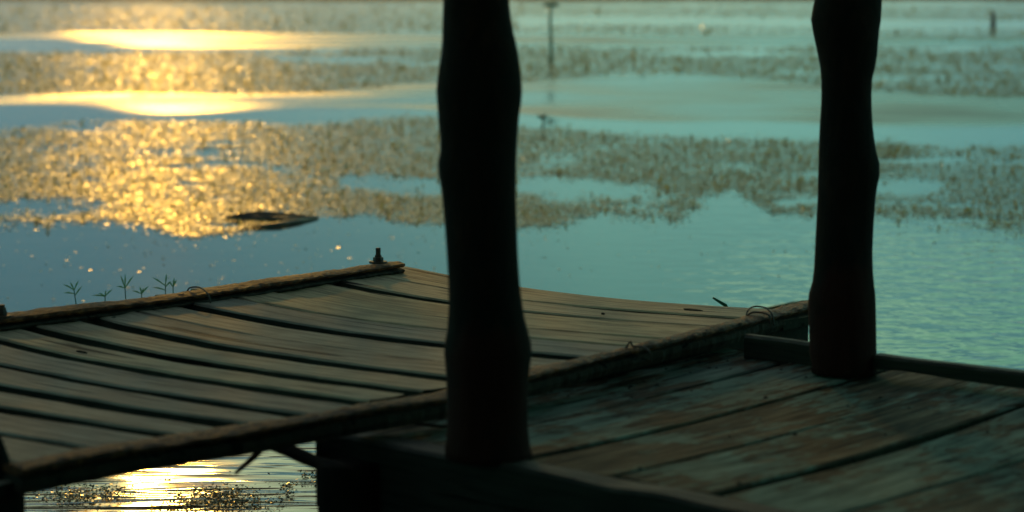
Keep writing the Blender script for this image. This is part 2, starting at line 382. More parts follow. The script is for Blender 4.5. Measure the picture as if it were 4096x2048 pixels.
POST_2 = [(0.6815,0.0672,1.284),(0.6792,0.0693,1.26),(0.677,0.0705,1.236),(0.6775,0.0669,1.212),(0.6795,0.0632,1.188),(0.6816,0.0597,1.164),(0.6821,0.0556,1.14),(0.6808,0.0515,1.115),(0.6809,0.0507,1.091),(0.6811,0.051,1.067),(0.6813,0.0523,1.043),(0.6819,0.054,1.018),(0.6831,0.056,0.994),(0.6854,0.0584,0.97),(0.6887,0.0619,0.945),(0.6889,0.0623,0.921),(0.6866,0.0602,0.896),(0.6852,0.059,0.872),(0.684,0.0587,0.847),(0.6829,0.0585,0.823),(0.682,0.0585,0.798),(0.6814,0.0587,0.773),(0.6812,0.0592,0.749),(0.6814,0.0604,0.724),(0.6815,0.0629,0.699),(0.6797,0.0681,0.674),(0.6795,0.0696,0.65),(0.6807,0.0694,0.625),(0.682,0.069,0.6),(0.6829,0.0689,0.575),(0.6839,0.0689,0.55),(0.6875,0.0665,0.525)]
POST_Y = (3.641, 4.459)


# ------------------------------------------------------------------ water
def masks(x, y):
    warp = 1 + .022 * (fbm(x * 20 / np.maximum(y, 4), y * 0 + 3.3, 5) - .5) * 2
    s = np.maximum(y, 3) / 14; ly = 14 * np.log(np.maximum(y, 3))
    yy = y * (warp + .030 * (fbm(x / s / .35, ly / .5, 61, 3) - .5))
    w = np.zeros(x.shape)
    for p in WINDS.values(): w = np.maximum(w, in_poly(x, yy, p))
    return w

def build_water():
    ys = np.concatenate([[-60, -30, -12, -5, 0, 1.5, 2.4], np.geomspace(3.0, 244, 352)])
    ts = np.linspace(-1, 1, 221); ts = np.sign(ts) * np.abs(ts) ** 1.5
    Y = np.repeat(ys[:, None], len(ts), 1); X = ts[None, :] * (22 + .95 * np.maximum(Y, 0))
    wind = masks(X, np.maximum(Y, .5))
    k = np.array([.25, .5, .25])
    for ax in (0, 1):
        wind = np.apply_along_axis(lambda a: np.convolve(a, k, 'same'), ax, wind)
    wind = wind * np.clip(.15 + 1.6 * (fbm(X * .45, Y * .55, 3) - .18), .2, 1.15) + .10 * np.clip((Y - 30) / 60, 0, 1)
    far_r = np.clip((X / np.maximum(Y, 1) - .02) / .12, 0, 1)
    dash = np.clip((14.5 - Y) / 4, 0, 1) * np.clip((Y - 5.2) / 1.5, 0, 1) * (.02 + .98 * np.clip((X - .2 - .03 * Y) / 1.8, 0, 1)) + .03
    swell = np.clip((7.4 - Y) / 1.2, 0, 1)
    verts = np.stack([X, Y, np.zeros_like(X)], -1).reshape(-1, 3)
    nr, nc = X.shape; i = np.arange(nr - 1)[:, None] * nc + np.arange(nc - 1)[None, :]
    faces = np.stack([i, i + 1, i + nc + 1, i + nc], -1).reshape(-1, 4)
    o = fast_mesh('water', verts, faces, M['water'])
    a = o.data.attributes.new('ripple', 'FLOAT_COLOR', 'POINT')
    a.data.foreach_set('color', np.stack([wind, dash, swell, np.ones_like(wind)], -1).astype(np.float32).ravel())
    o.data.polygons.foreach_set('use_smooth', [True] * len(o.data.polygons))
    tag(o, kind='structure')
build_water()

# far bank
def build_bank():
    prof = [(232, -.4), (236, -.02), (238, .08), (244, .18), (256, .28), (300, .4), (400, .7), (900, .8)]
    xs = np.linspace(-1, 1, 121); V = []
    for d, z in prof:
        for s in xs:
            x = s * (160 + .9 * (d - 180)); w = 1.6 * math.sin(x * .07) + 1.1 * math.sin(x * .19 + 2) if d < 300 else 0
            V.append((x, d + w, z + (.06 * math.sin(x * .31 + d) if 195 < d < 300 else 0)))
    n = len(xs); F = [(i * n + j, i * n + j + 1, (i + 1) * n + j + 1, (i + 1) * n + j) for i in range(len(prof) - 1) for j in range(n - 1)]
    tag(mesh_obj('shore', V, F, M['bank'], smooth=True), kind='structure')
build_bank()

def blades(px, py, pz, w, h, lean, name, mat, rs):
    """upright grass blades as thin bent strips"""
    n = len(px); a = rs.uniform(0, 2 * np.pi, n); la = rs.uniform(0, 2 * np.pi, n); ln = np.abs(rs.normal(0, lean, n)) * h
    dx, dy = np.cos(a) * w / 2, np.sin(a) * w / 2; ox, oy = np.cos(la) * ln, np.sin(la) * ln
    z = np.zeros(n) + pz
    V = np.stack([np.stack([px - dx, py - dy, z], -1), np.stack([px + dx, py + dy, z], -1),
                  np.stack([px + dx * .7 + ox * .4, py + dy * .7 + oy * .4, z + h * .6], -1), np.stack([px - dx * .7 + ox * .4, py - dy * .7 + oy * .4, z + h * .6], -1),
                  np.stack([px + dx * .15 + ox, py + dy * .15 + oy, z + h], -1), np.stack([px - dx * .15 + ox, py - dy * .15 + oy, z + h], -1)], 1).reshape(-1, 3)
    b = np.arange(n)[:, None] * 6
    F = np.concatenate([b + np.array([[0, 1, 2, 3]]), b + np.array([[3, 2, 4, 5]])], 0)
    return fast_mesh(name, V, F, mat)
rs = np.random.default_rng(21)
n = 9000
gx = rs.uniform(-75, 75, n); gy = 238 + rs.gamma(2.0, 4.0, n); keep = fbm(gx * .12, gy * .2, 8) > .42
gx, gy = gx[keep], gy[keep]
tag(blades(gx, gy, .2, rs.uniform(.05, .12, len(gx)), rs.uniform(.2, .6, len(gx)), .3, 'bank_grass', M['bankgrass'], rs),
    'low olive grass along the far bank', 'grass', kind='stuff')

# ------------------------------------------------------------------ floating weed mats
def flat_leaves(px, py, size, tilt, zmax, rs):
    n = len(px)
    nx, ny = rs.normal(0, tilt, n), rs.normal(0, tilt, n)
    N = np.stack([nx, ny, np.ones(n)], -1); N /= np.linalg.norm(N, axis=1)[:, None]
    a = rs.uniform(0, 2 * np.pi, n); T = np.stack([np.cos(a), np.sin(a), np.zeros(n)], -1)
    T -= N * (T * N).sum(1)[:, None]; T /= np.linalg.norm(T, axis=1)[:, None]; B = np.cross(N, T)
    L = size * rs.uniform(.7, 1.4, n); Wd = L * rs.uniform(.4, .75, n)
    P = np.stack([px, py, rs.uniform(.004, 1, n) * zmax + .004], -1)
    V = np.stack([P - T * L[:, None] * .5, P + B * Wd[:, None] * .5 + T * L[:, None] * .05, P + T * L[:, None] * .5, P - B * Wd[:, None] * .5 + T * L[:, None] * .05], 1)
    low = V[:, :, 2].min(1); V[:, :, 2] += np.maximum(0, .003 - low)[:, None]
    return V.reshape(-1, 3)

def weed_mat(poly_names, n_try, size, zmax, thr, tilt, upright, label, seed):
    rs = np.random.default_rng(seed)
    PX, PY = [], []
    for name in poly_names:
        p = MATS[name]
        q = np.array(p); ymin, ymax = q[:, 1].min() * .96, q[:, 1].max() * 1.04
        m = int(n_try[name] * 1.45); y = 1 / rs.uniform(1 / ymax, 1 / ymin, m); x = rs.uniform(-.48, .48, m) * y; k_edge = rs.random(m) > (np.abs(x / y) - .40) / .08
        s = y / 14; ly = 14 * np.log(y)
        wy = y * (1 + .055 * (fbm(x / s / .9, ly / 2.2, seed) - .5) + .035 * (vnoise(x / s / .12, ly / .5, seed + 3) - .5))
        wy = wy * (1 + rs.normal(0, .016, m) * (rs.random(m) < .6)); x_ = x + rs.normal(0, .02, m) * s
        k = in_poly(x_, wy, p)
        for h in HOLES.values(): k &= ~in_poly(x_, wy, h)
        dens = .55 * fbm(x / s / .95, ly / .85, seed + 9, 3) + .45 * fbm(x / s / .30, ly / .30, seed + 11, 3)
        k &= k_edge; k &= dens + rs.uniform(-.09, .09, m) > thr
        PX.append(x[k]); PY.append(y[k])
    px, py = np.concatenate(PX), np.concatenate(PY)
    sc = size * (py / 14) ** .8 * rs.uniform(.6, 1.3, len(px))
    V = flat_leaves(px, py, sc, tilt, zmax * (py / 14) ** .6, rs)
    m = len(px); F = np.arange(4 * m).reshape(-1, 4)
    nu = int(m * upright); idx = rs.choice(m, nu, replace=False)
    ux, uy = px[idx], py[idx]; h = sc[idx] * rs.uniform(.4, 1.0, nu); w = sc[idx] * rs.uniform(.3, .8, nu); a = rs.uniform(0, 2 * np.pi, nu)
    dx, dy = np.cos(a) * w / 2, np.sin(a) * w / 2; ox, oy = rs.normal(0, .6, nu) * h, rs.normal(0, .6, nu) * h; z0 = np.full(nu, .002)
    U = np.stack([np.stack([ux - dx, uy - dy, z0], -1), np.stack([ux + dx, uy + dy, z0], -1), np.stack([ux + dx * .8 + ox, uy + dy * .8 + oy, z0 + h], -1), np.stack([ux - dx * .8 + ox, uy - dy * .8 + oy, z0 + h], -1)], 1).reshape(-1, 3)
    V = np.concatenate([V, U]); F = np.concatenate([F, 4 * m + np.arange(4 * nu).reshape(-1, 4)])
    o = fast_mesh('floating_weed', V, F, M['weed'])
    return tag(o, label, 'water weed', kind='stuff')

weed_mat(['C1', 'C2'], {'C1': 380000, 'C2': 200000}, .024, .007, .335, .06, .022, 'olive and gold weed floating in a wide band just beyond the open water by the deck', 101)
weed_mat(['B1'], {'B1': 260000}, .024, .007, .345, .06, .022, 'band of floating weed between the two bright rippled strips of water', 102)
weed_mat(['A1', 'A2', 'A3'], {'A1': 120000, 'A2': 60000, 'A3': 60000}, .024, .007, .335, .06, .022, 'thin streaks of floating weed farthest out below the far bank', 103)

# loose flecks on the open water near the deck
rs = np.random.default_rng(55)
def fleck_field():
    px, py = [], []
    for cx, cy, sx, sy, k in ((-1.5, 9.9, .5, .3, 24), (-1.9, 11.2, .5, .4, 60), (-.75, 11.4, .5, .5, 60), (-1.15, 9.4, .25, .25, 16), (-2.1, 8.9, .35, .25, 12), (-.95, 9.7, .3, .25, 26), (.0, 9.6, .25, .4, 8), (-.9, 10.4, .9, .7, 90), (-1.9, 9.6, .6, .6, 30), (.6, 10.8, .9, .6, 60)):
        px.append(rs.normal(cx, sx, k)); py.append(rs.normal(cy, sy, k))
    px, py = np.concatenate(px), np.concatenate(py)
    V = flat_leaves(px, py, np.full(len(px), .018), .12, .005, rs)
    o = fast_mesh('water_flecks', V, np.arange(len(V)).reshape(-1, 4), M['weed'])
    tag(o, 'loose glinting leaf flecks drifting on the blue water by the deck', 'leaf flecks', kind='stuff')
fleck_field()

# small leaves on the water seen under the deck
rs = np.random.default_rng(56)
def under_weed():
    px, py, sz = [], [], []
    for cx, cy, sx, sy, k in ((-1.15, 5.53, .05, .035, 180), (-1.05, 5.56, .04, .02, 110), (-1.10, 5.47, .05, .025, 120), (-.76, 5.50, .055, .045, 380), (-.70, 5.43, .06, .03, 220), (-.82, 5.42, .05, .02, 140),
                              (-.587, 5.60, .012, .012, 40), (-.58, 5.54, .012, .006, 14), (-.53, 5.72, .022, .03, 70), (-.86, 5.62, .16, .07, 40), (-.62, 5.44, .04, .01, 16)):
        k = int(k * 2.2); px.append(cx + 1.9 * sx * np.clip(rs.normal(0, .5, k), -1, 1)); py.append(cy + 2.4 * sy * np.clip(rs.normal(0, .5, k), -1, 1))
    px, py = np.concatenate(px), np.concatenate(py)
    V = flat_leaves(px, py, np.full(len(px), .0085), .34, .010, rs)
    o = fast_mesh('small_leaves', V, np.arange(len(V)).reshape(-1, 4), M['duckweed'])
    tag(o, 'dark glistening clumps of tiny leaves on the rippled water under the deck', 'water weed', kind='stuff')
under_weed()

# ------------------------------------------------------------------ platforms
RZ = R(-40.8)
D, N = .55, .51
CORNER = (-.324, 5.941)
def to_world(u, v, z):
    c, s = math.cos(RZ), math.sin(RZ)
    return Vector((CORNER[0] + u * c + v * s, CORNER[1] + u * s - v * c, z))
def P(u, v, z): return (u, -v, z)          # platform-local point: u along the far planks, v towards the front

far = empty('plank_platform', (CORNER[0], CORNER[1], 0), RZ)
tag(far, 'low grey plank platform with bark edged rails, sagging boards and a corner bolt', 'platform')

def sag(u, v):
    t = min(max((u - .04) / 1.32, 0), 1)
    b = (t / .42 if t < .42 else (1 - t) / .58)
    b = math.sin(b * math.pi / 2)
    return -(.024 - .006 * min(v, 1.8)) * b

# gaps between neighbouring planks: (v at the far-left rail, v at the near-right rail, gap widths left/middle/right)
GAPS = [
    (.170, .165, (.004, .004, .004)),
    (.350, .327, (.050, .042, .020)),
    (.573, .532, (.016, .016, .020)),
    (.718, .672, (.009, .016, .030)),
    (.872, .866, (.055, .050, .030)),
    (1.018, 1.045, (.010, .014, .016)),
    (1.145, 1.200, (.056, .052, .045)),
    (1.315, 1.362, (.048, .050, .046)),
    (1.465, 1.502, (.038, .042, .042)),
    (1.630, 1.648, (.040, .042, .042)),
    (1.800, 1.778, (.045, .046, .046)),
    (1.955, 1.912, (.042, .046, .046)),
    (2.095, 2.070, (.004, .010, .026)),
    (2.260, 2.230, (.035, .035, .035)),
    (2.43, 2.39, (.03, .03, .03)), (2.60, 2.56, (.04, .03, .03)), (2.77, 2.73, (.03, .03, .03)), (2.94, 2.90, (.02, .03, .03)),
]
def gap_at(i, u):
    v0, v1, g = GAPS[i]; t = min(max(u / 1.36, 0), 1)
    w = g[0] + (g[1] - g[0]) * t * 2 if t < .5 else g[1] + (g[2] - g[1]) * (t - .5) * 2
    if i == 0: w = .004 + .020 * math.exp(-((u - .95) / .17) ** 2)
    return v0 + (v1 - v0) * t, w * (.92 if i else 1)
US = [-.01 + 1.39 * k / 34 for k in range(35)]
for i in range(len(GAPS)):
    rr = random.Random(100 + i); dz0, dz1 = rr.uniform(-.004, .004), rr.uniform(-.004, .004); tilt = rr.uniform(-.004, .004)
    ph = rr.uniform(0, 6); th = rr.uniform(.018, .024); u_in = rr.uniform(-.01, .02); u_out = rr.uniform(-.02, .01)
    rings = []
    for u in US:
        if i == 0: lo = -.012 + .003 * math.sin(u * 9)
        else:
            vc, w = gap_at(i - 1, u); lo = vc + w / 2
        vc, w = gap_at(i, u); hi = vc - w / 2
        e1 = .0022 * math.sin(u * 17 + ph) + .0012 * math.sin(u * 41 + ph * 2); e2 = .0022 * math.sin(u * 15 + ph * 3) + .0012 * math.sin(u * 37 + ph)
        lo += e1 * (0 if i == 0 else 1); hi += e2
        z = D + sag(u, (lo + hi) / 2) + dz0 + (dz1 - dz0) * u / 1.36
        uu = u + (u_in if u < .02 else 0) + (u_out if u > 1.36 else 0)
        c = .004; pts = []
        for f in (0, .25, .5, .75, 1):
            v = lo + c + (hi - lo - 2 * c) * f
            cup = -.0018 * (1 - (2 * f - 1) ** 2)
            pts.append(P(uu, v, z + cup + tilt * (f - .5)))
        pts += [P(uu, hi, z - c + tilt * .5), P(uu, hi, z - th), P(uu, lo, z - th), P(uu, lo, z - c - tilt * .5)]
        rings.append(pts)
    v, f = loft(rings)
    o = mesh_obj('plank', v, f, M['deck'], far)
    o.data.materials.append(M['shaded_edge'])              # sawn sides and ends coloured dark for the shade in the gaps
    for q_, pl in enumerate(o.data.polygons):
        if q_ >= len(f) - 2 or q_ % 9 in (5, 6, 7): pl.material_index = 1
    # knots, holes and nail heads lie on the planks as small separate pieces

def rail(name, up, low, ztop, thick, mat, parent, seed, jit=.0025):
    """bark-edged batten along v; up/low = (u, v) polylines of its far and near top edges"""
    rr = np.random.default_rng(seed)
    up = sorted([(v, u) for u, v in up]); low = sorted([(v, u) for u, v in low])
    v0 = min(up[0][0], low[0][0]); v1 = max(up[-1][0], low[-1][0])
    nseg = int((v1 - v0) / .011); rings = []
    for k in range(nseg + 1):
        v = v0 + (v1 - v0) * k / nseg
        a = np.interp(v, [p[0] for p in up], [p[1] for p in up]); b = np.interp(v, [p[0] for p in low], [p[1] for p in low])
        a += .5 * jit * (vnoise(v * 60, 1., seed) - .5) * 2; b += jit * (vnoise(v * 45, 5., seed) - .5) * 2 + jit * .8 * (vnoise(v * 130, 9., seed) - .5) * 2
        ring = []
        for f in np.linspace(0, 1, 7):
            zz = ztop + .004 * math.sin(f * math.pi) - .002 + .0028 * (fbm(v * 60, f * 5.0, seed + 2) - .5) * 2 + .0025 * (vnoise(v * 7, 2., seed + 5) - .5) * 2
            ring.append(P(a + (b - a) * f, v, zz))
        ring += [P(b + .002, v, ztop - thick * .5), P(b - .004, v, ztop - thick), P(a + .004, v, ztop - thick), P(a, v, ztop - thick * .5)]
        rings.append(ring)
    v, f = loft(rings)
    return mesh_obj(name, v, f, mat, parent)

far_rail = rail('rail', [(.055, .075), (.056, .16), (.055, .35), (.070, .57), (.080, .77), (.090, .96), (.072, 1.13), (.060, 1.34), (.06, 3.1)],
     [(.112, .075), (.120, .27), (.128, .42), (.150, .65), (.148, .99), (.140, 1.18), (.130, 1.39), (.13, 3.1)], D + .020, .012, M['bark'], far, 31)
near_rail = rail('rail', [(1.32, -.06), (1.332, .22), (1.377, .40), (1.378, .51), (1.395, .64), (1.401, .75), (1.410, .955), (1.412, 1.075), (1.450, 1.39), (1.436, 1.575), (1.425, 1.724), (1.395, 1.85), (1.372, 2.0), (1.365, 2.29)],
     [(1.370, -.06), (1.388, .23), (1.414, .44), (1.435, .71), (1.440, .87), (1.478, 1.16), (1.500, 1.43), (1.478, 1.61), (1.460, 1.85), (1.425, 2.07), (1.415, 2.29)], D + .020, .013, M['bark'], far, 32)

rail('rail_shade_base', [(.055, .075), (.056, .16), (.055, .35), (.070, .57), (.080, .77), (.090, .96), (.072, 1.13), (.060, 1.34), (.06, 3.1)],  # dark strip under each rail: shade of its front face put into colour
     [(.112, .075), (.120, .27), (.128, .42), (.150, .65), (.148, .99), (.140, 1.18), (.130, 1.39), (.13, 3.1)], D + .0035, .012, M['joist'], far, 33)
rail('rail_shade_base', [(1.32, -.06), (1.332, .22), (1.377, .40), (1.378, .51), (1.395, .64), (1.401, .75), (1.410, .955), (1.412, 1.075), (1.450, 1.39), (1.436, 1.575), (1.425, 1.724), (1.395, 1.85), (1.372, 2.0), (1.365, 2.29)],
     [(1.370, -.06), (1.388, .23), (1.414, .44), (1.435, .71), (1.440, .87), (1.478, 1.16), (1.500, 1.43), (1.478, 1.61), (1.460, 1.85), (1.425, 2.07), (1.415, 2.29)], D + .0035, .026, M['joist'], far, 34)

def joist(name, u0, u1, v0, v1, z0, z1, mat, parent, along='v'):
    v, f = box_vf((u0, -v1, z0), (u1, -v0, z1))
    return mesh_obj(name, v, f, mat, parent)
joist('joist', .03, .10, .0, 3.1, D - .085, D - .030, M['joist'], far)
joist('joist', .66, .72, .02, 3.1, D - .105, D - .052, M['joist'], far)
joist('joist', 1.295, 1.345, .0, 1.45, D - .095, D - .027, M['joist'], far)
joist('joist', 1.05, 1.11, .0, 2.3, D - .075, D - .050, M['joist'], far)

def pile(u, v, ztop, r, parent, top=None, seed=0):
    rr = random.Random(seed); rings = []
    zs = [-.5, -.1, .05, .2, .35, ztop - .08, ztop]
    prof = [(z, r * (1.08 - .1 * k / 6)) for k, z in enumerate(zs)] + (top or [])
    for z, rad in prof:
        rings.append([P(u + rad * math.cos(2 * math.pi * k / 14) * (1 + rr.uniform(-.05, .05)), v + rad * math.sin(2 * math.pi * k / 14) * (1 + rr.uniform(-.05, .05)), z) for k in range(14)])
    v_, f_ = loft(rings)
    return mesh_obj('pile', v_, f_, M['pile'], parent, smooth=True)
for (u, v) in ((.10, .12), (.10, 1.62), (1.29, .12), (.10, 3.0)): pile(u, v, D - .09, .045, far, seed=int(v * 10))
pile(1.335, 2.28, D - .012, .043, far, [(D + .010, .024), (D + .040, .014), (D + .056, .009), (D + .062, .004)], seed=4)

def hex_ring(c, r, z, nseg=6): return [P(c[0] + r * math.cos(2 * math.pi * k / nseg + .3), c[1] + r * math.sin(2 * math.pi * k / nseg + .3), z) for k in range(nseg)]
def bolt(c, z, h, r_shank, r_nut, parent):
    v, f = loft([hex_ring(c, r_shank, zz, 12) for zz in (z, z + h * .58, z + h * .60, z + h)])
    b = mesh_obj('bolt', v, f, M['rust'], parent)
    v, f = loft([hex_ring(c, r_nut * .93, z + .004), hex_ring(c, r_nut, z + .006), hex_ring(c, r_nut, z + .013), hex_ring(c, r_nut * .9, z + .015)])
    mesh_obj('nut', v, f, M['rust'], b)
    v, f = loft([hex_ring(c, r_shank * 1.35, z + .015), hex_ring(c, r_shank * 1.35, z + .021)])
    mesh_obj('lock_nut', v, f, M['rust'], b)
    v, f = loft([hex_ring(c, r_nut * 1.75, z - .001, 20), hex_ring(c, r_nut * 1.75, z + .004, 20)])
    mesh_obj('washer', v, f, M['rust'], b)
    return b
bolt((.066, .128), D + .021, .040, .0067, .0140, far)
bolt((.11, 1.375), D + .021, .028, .0075, .012, far)

def wire_loop(pts, r, parent, mat=None, name='wire_loop'):
    # smooth the control points (Catmull-Rom)
    ps = [Vector(p) for p in pts]; out = []
    for i in range(len(ps) - 1):
        p0, p1, p2, p3 = ps[max(i - 1, 0)], ps[i], ps[i + 1], ps[min(i + 2, len(ps) - 1)]
        for k in range(6):
            t = k / 6; out.append(.5 * ((2 * p1) + (p2 - p0) * t + (2 * p0 - 5 * p1 + 4 * p2 - p3) * t * t + (3 * p1 - p0 - 3 * p2 + p3) * t ** 3))
    out.append(ps[-1]); v, f = tube(out, r, 7)
    return mesh_obj(name, v, f, mat or M['rust'], parent, smooth=True)
z = D + .02
wire_loop([P(.085, .815, z - .015), P(.095, .815, z + .006), P(.125, .81, z + .011), P(.165, .825, z + .007), P(.185, .83, z - .004), P(.19, .83, z - .02)], .0020, far)
wire_loop([P(1.348, .262, z - .015), P(1.345, .25, z + .008), P(1.34, .215, z + .014), P(1.37, .215, z + .013), P(1.398, .232, z + .004), P(1.41, .24, z - .02)], .0020, far)
wire_loop([P(1.352, .275, z - .012), P(1.36, .26, z + .006), P(1.38, .245, z + .007), P(1.40, .245, z + .002), P(1.405, .25, z - .015)], .0022, far)
wire_loop([P(1.42, .80, z - .006), P(1.425, .785, z + .012), P(1.432, .785, z + .004), P(1.455, .782, z + .004), P(1.478, .787, z - .004), P(1.48, .787, z - .025)], .0020, far)

# dark knots and nail heads on the boards
def knot(u, v, ru, rv, parent, zoff=.0012, mat=None):
    zz = D + sag(u, v); n_ = 14
    ring0 = [P(u + ru * math.cos(2 * math.pi * k / n_), v + rv * math.sin(2 * math.pi * k / n_), zz - .004) for k in range(n_)]
    ring1 = [P(u + ru * (1 + .12 * math.sin(k * 2.3)) * math.cos(2 * math.pi * k / n_), v + rv * math.sin(2 * math.pi * k / n_), zz + zoff) for k in range(n_)]
    ring2 = [P(u + .5 * ru * math.cos(2 * math.pi * k / n_), v + .5 * rv * math.sin(2 * math.pi * k / n_), zz + zoff + .001) for k in range(n_)]
    a, f = loft([ring0, ring1, ring2]); return mesh_obj('knot', a, f, mat or M['joist'], parent, smooth=True)
for (u, v, ru, rv) in ((1.075, .085, .028, .007), (.49, .085, .016, .005), (.16, 1.10, .005, .006), (.30, .62, .005, .003), (.75, 1.02, .006, .005), (.45, 1.42, .018, .002), (.62, .70, .005, .003), (.93, .25, .005, .003)):
    knot(u, v, ru, rv, far, .0003)

# ---- the near platform
nearp = empty('near_platform', (CORNER[0], CORNER[1], 0), RZ)
tag(nearp, 'dark near platform of wide planks with peeling teal paint, standing under the two rough posts', 'platform')
NB = [1.362, 1.566, 1.777, 1.972, 2.175, 2.385, 2.60, 2.81, 3.02, 3.23, 3.45]
for i in range(len(NB) - 1):
    rr = random.Random(300 + i); rings = []; ph = rr.uniform(0, 6)
    gw0 = (.0, .006, .022, .020, .016, .01, .01, .01, .01, .01)[i]; gw1 = (.006, .022, .020, .016, .01, .01, .01, .01, .01, .01)[i]
    dz = rr.uniform(-.003, .003); bow = rr.uniform(.008, .013)
    for k in range(25):
        v = .36 + (1.535 - .36) * k / 24; t = k / 24
        a = NB[i] + gw0 * .5 * (.75 + .4 * math.sin(v * 3 + i)) + .003 * math.sin(v * 7 + ph); b = NB[i + 1] - gw1 * .5 * (.75 + .4 * math.sin(v * 3 + i + 1)) + .003 * math.sin(v * 6 + ph * 2)
        if i == 0: b -= .012 * max(0, 1 - t * 3.4); 
        if i == 1: a += .012 * max(0, 1 - t * 3.4)
        zz = N + dz - bow * math.sin(math.pi * t); c = .004; pts = []
        for f in (0, .25, .5, .75, 1): pts.append(P(a + c + (b - a - 2 * c) * f, v, zz - .002 * (1 - (2 * f - 1) ** 2)))
        pts += [P(b, v, zz - c), P(b, v, zz - .024), P(a, v, zz - .024), P(a, v, zz - c)]
        rings.append(pts)
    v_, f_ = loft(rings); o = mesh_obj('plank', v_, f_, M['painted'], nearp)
    o.data.materials.append(M['shaded_edge'])  # same dark colour for the shaded plank sides
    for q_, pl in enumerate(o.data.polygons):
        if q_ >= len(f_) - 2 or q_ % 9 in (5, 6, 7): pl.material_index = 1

def wavy_beam(name, u0, u1, v0, v1, z0, z1, mat, parent, seed, amp=.004):
    rings = []; nseg = max(8, int((u1 - u0) / .03))
    for k in range(nseg + 1):
        u = u0 + (u1 - u0) * k / nseg
        j = [amp * (vnoise(u * 9, q * 3.7, seed + q) - .5) * 2 for q in range(4)]
        rings.append([P(u, v0 + j[0], z0), P(u, v1 + j[1], z0 + j[3]), P(u, v1 + j[1], z1 - .006 + j[2]), P(u, v1 + j[1] - .006, z1 + j[2]), P(u, v0 + j[0] + .006, z1 + j[2] * .6), P(u, v0 + j[0], z1 - .006)])
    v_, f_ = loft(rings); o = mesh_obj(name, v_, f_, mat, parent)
    o.data.materials.append(M['shaded_edge'])  # beam and kerb sides darkened in colour to stand for shade
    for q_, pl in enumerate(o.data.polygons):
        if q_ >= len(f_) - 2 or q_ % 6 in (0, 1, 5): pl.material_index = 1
    return o
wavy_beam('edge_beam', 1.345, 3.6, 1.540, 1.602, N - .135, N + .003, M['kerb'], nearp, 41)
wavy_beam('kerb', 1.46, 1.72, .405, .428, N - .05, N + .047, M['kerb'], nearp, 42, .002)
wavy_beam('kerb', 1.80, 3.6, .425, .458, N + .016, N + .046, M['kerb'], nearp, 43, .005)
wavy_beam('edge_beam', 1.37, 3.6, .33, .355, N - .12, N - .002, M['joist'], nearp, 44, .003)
joist('joist', 1.38, 3.5, .62, .67, N - .09, N - .032, M['joist'], nearp)
joist('joist', 1.38, 3.5, 1.25, 1.30, N - .09, N - .032, M['joist'], nearp)
# thin cross log that carries the far platform
def xlog(a, b, r, parent, name='cross_log', mat=None, seed=3):
    rr = random.Random(seed); pts = [Vector(a).lerp(Vector(b), k / 8) + Vector((0, 0, rr.uniform(-.002, .002))) for k in range(9)]
    v_, f_ = tube(pts, [r * rr.uniform(.92, 1.08) for _ in pts], 10); return mesh_obj(name, v_, f_, mat or M['joist'], parent, smooth=True)
xlog(P(1.12, 1.62, .497), P(1.50, 1.66, .463), .0125, nearp)
for (u, v, r) in ((1.464, 1.640, .051), (1.47, .50, .05), (3.4, 1.50, .05), (3.4, .5, .05)): pile(u, v, N - .02 if r < .051 else N - .035, r, nearp, seed=int(u * 7))
# loose cord on the near platform
cord = wire_loop([to_world(1.44, 1.20, N + .006), to_world(1.42, 1.30, N + .010), to_world(1.405, 1.40, N + .012), to_world(1.43, 1.455, N + .010), to_world(1.49, 1.44, N + .006), to_world(1.53, 1.40, N + .005)], .0032, None, M['kerb'], 'cord')
tag(cord, 'loop of olive cord lying on the near platform beside the thicker post', 'cord')
# dark crumbs on the planks
rs = np.random.default_rng(8)
CV = []
for k in range(34):
    u, v = (rs.uniform(1.40, 1.62), rs.uniform(.45, 1.05)) if k < 16 else (rs.uniform(1.4, 2.6), rs.uniform(.5, 1.5))
    s = rs.uniform(.003, .007); p = to_world(u, v, N + .001)
    CV.append(([p + Vector((s * a, s * b, s * c)) for a, b, c in ((1, 0, 0), (.2, .9, 0), (-.9, .3, 0), (-.3, -.8, 0), (.1, 0, .8))], [(0, 1, 4), (1, 2, 4), (2, 3, 4), (3, 0, 4), (3, 2, 1, 0)]))
v_, f_ = merge(CV)
tag(mesh_obj('wood_crumbs', v_, f_, M['joist']), 'dark crumbs of bark scattered on the near platform planks', 'crumbs', kind='stuff')

# ------------------------------------------------------------------ the two rough posts
def rough_post(table, depth, seed, label):
    base = table[-1]
    o0 = Vector((base[0], depth, N + .001))
    rows = [(x, r, z) for x, r, z in table if z > N + .006] + [(base[0], base[1] * 1.02, N + .001)]
    top = rows[0]; extra = []
    for k in range(1, 9):
        zz = top[2] + k * .15
        extra.append((top[0] + .012 * math.sin(k * 1.3 + seed), top[1] * (1 + .06 * math.sin(k * 2.1 + seed)), zz))
    rows = extra[::-1] + rows
    rings = []; seg = 28
    for x, r, z in rows:
        ring = []
        for k in range(seg):
            a = 2 * math.pi * k / seg
            q = abs(math.sin(a))                        # only the depth direction is free to wander; the outline is kept
            w = 1 + .07 * q * (vnoise(a * 1.2 + 9, z * 6, seed) - .5) * 2
            ring.append((x - o0.x + r * math.cos(a), r * math.sin(a) * w, z - o0.z))
        rings.append(ring)
    v, f = loft(rings)
    o = mesh_obj('rough_post', v, f, M['post'], None, smooth=True); o.location = o0
    return tag(o, label, 'post', 'rough log posts of the hut')
rough_post(POST_1, POST_Y[0], 1, 'thicker black log post standing at the front edge of the near platform')
rough_post(POST_2, POST_Y[1], 2, 'thinner black log post with a knobby outline, at the back kerb of the near platform')

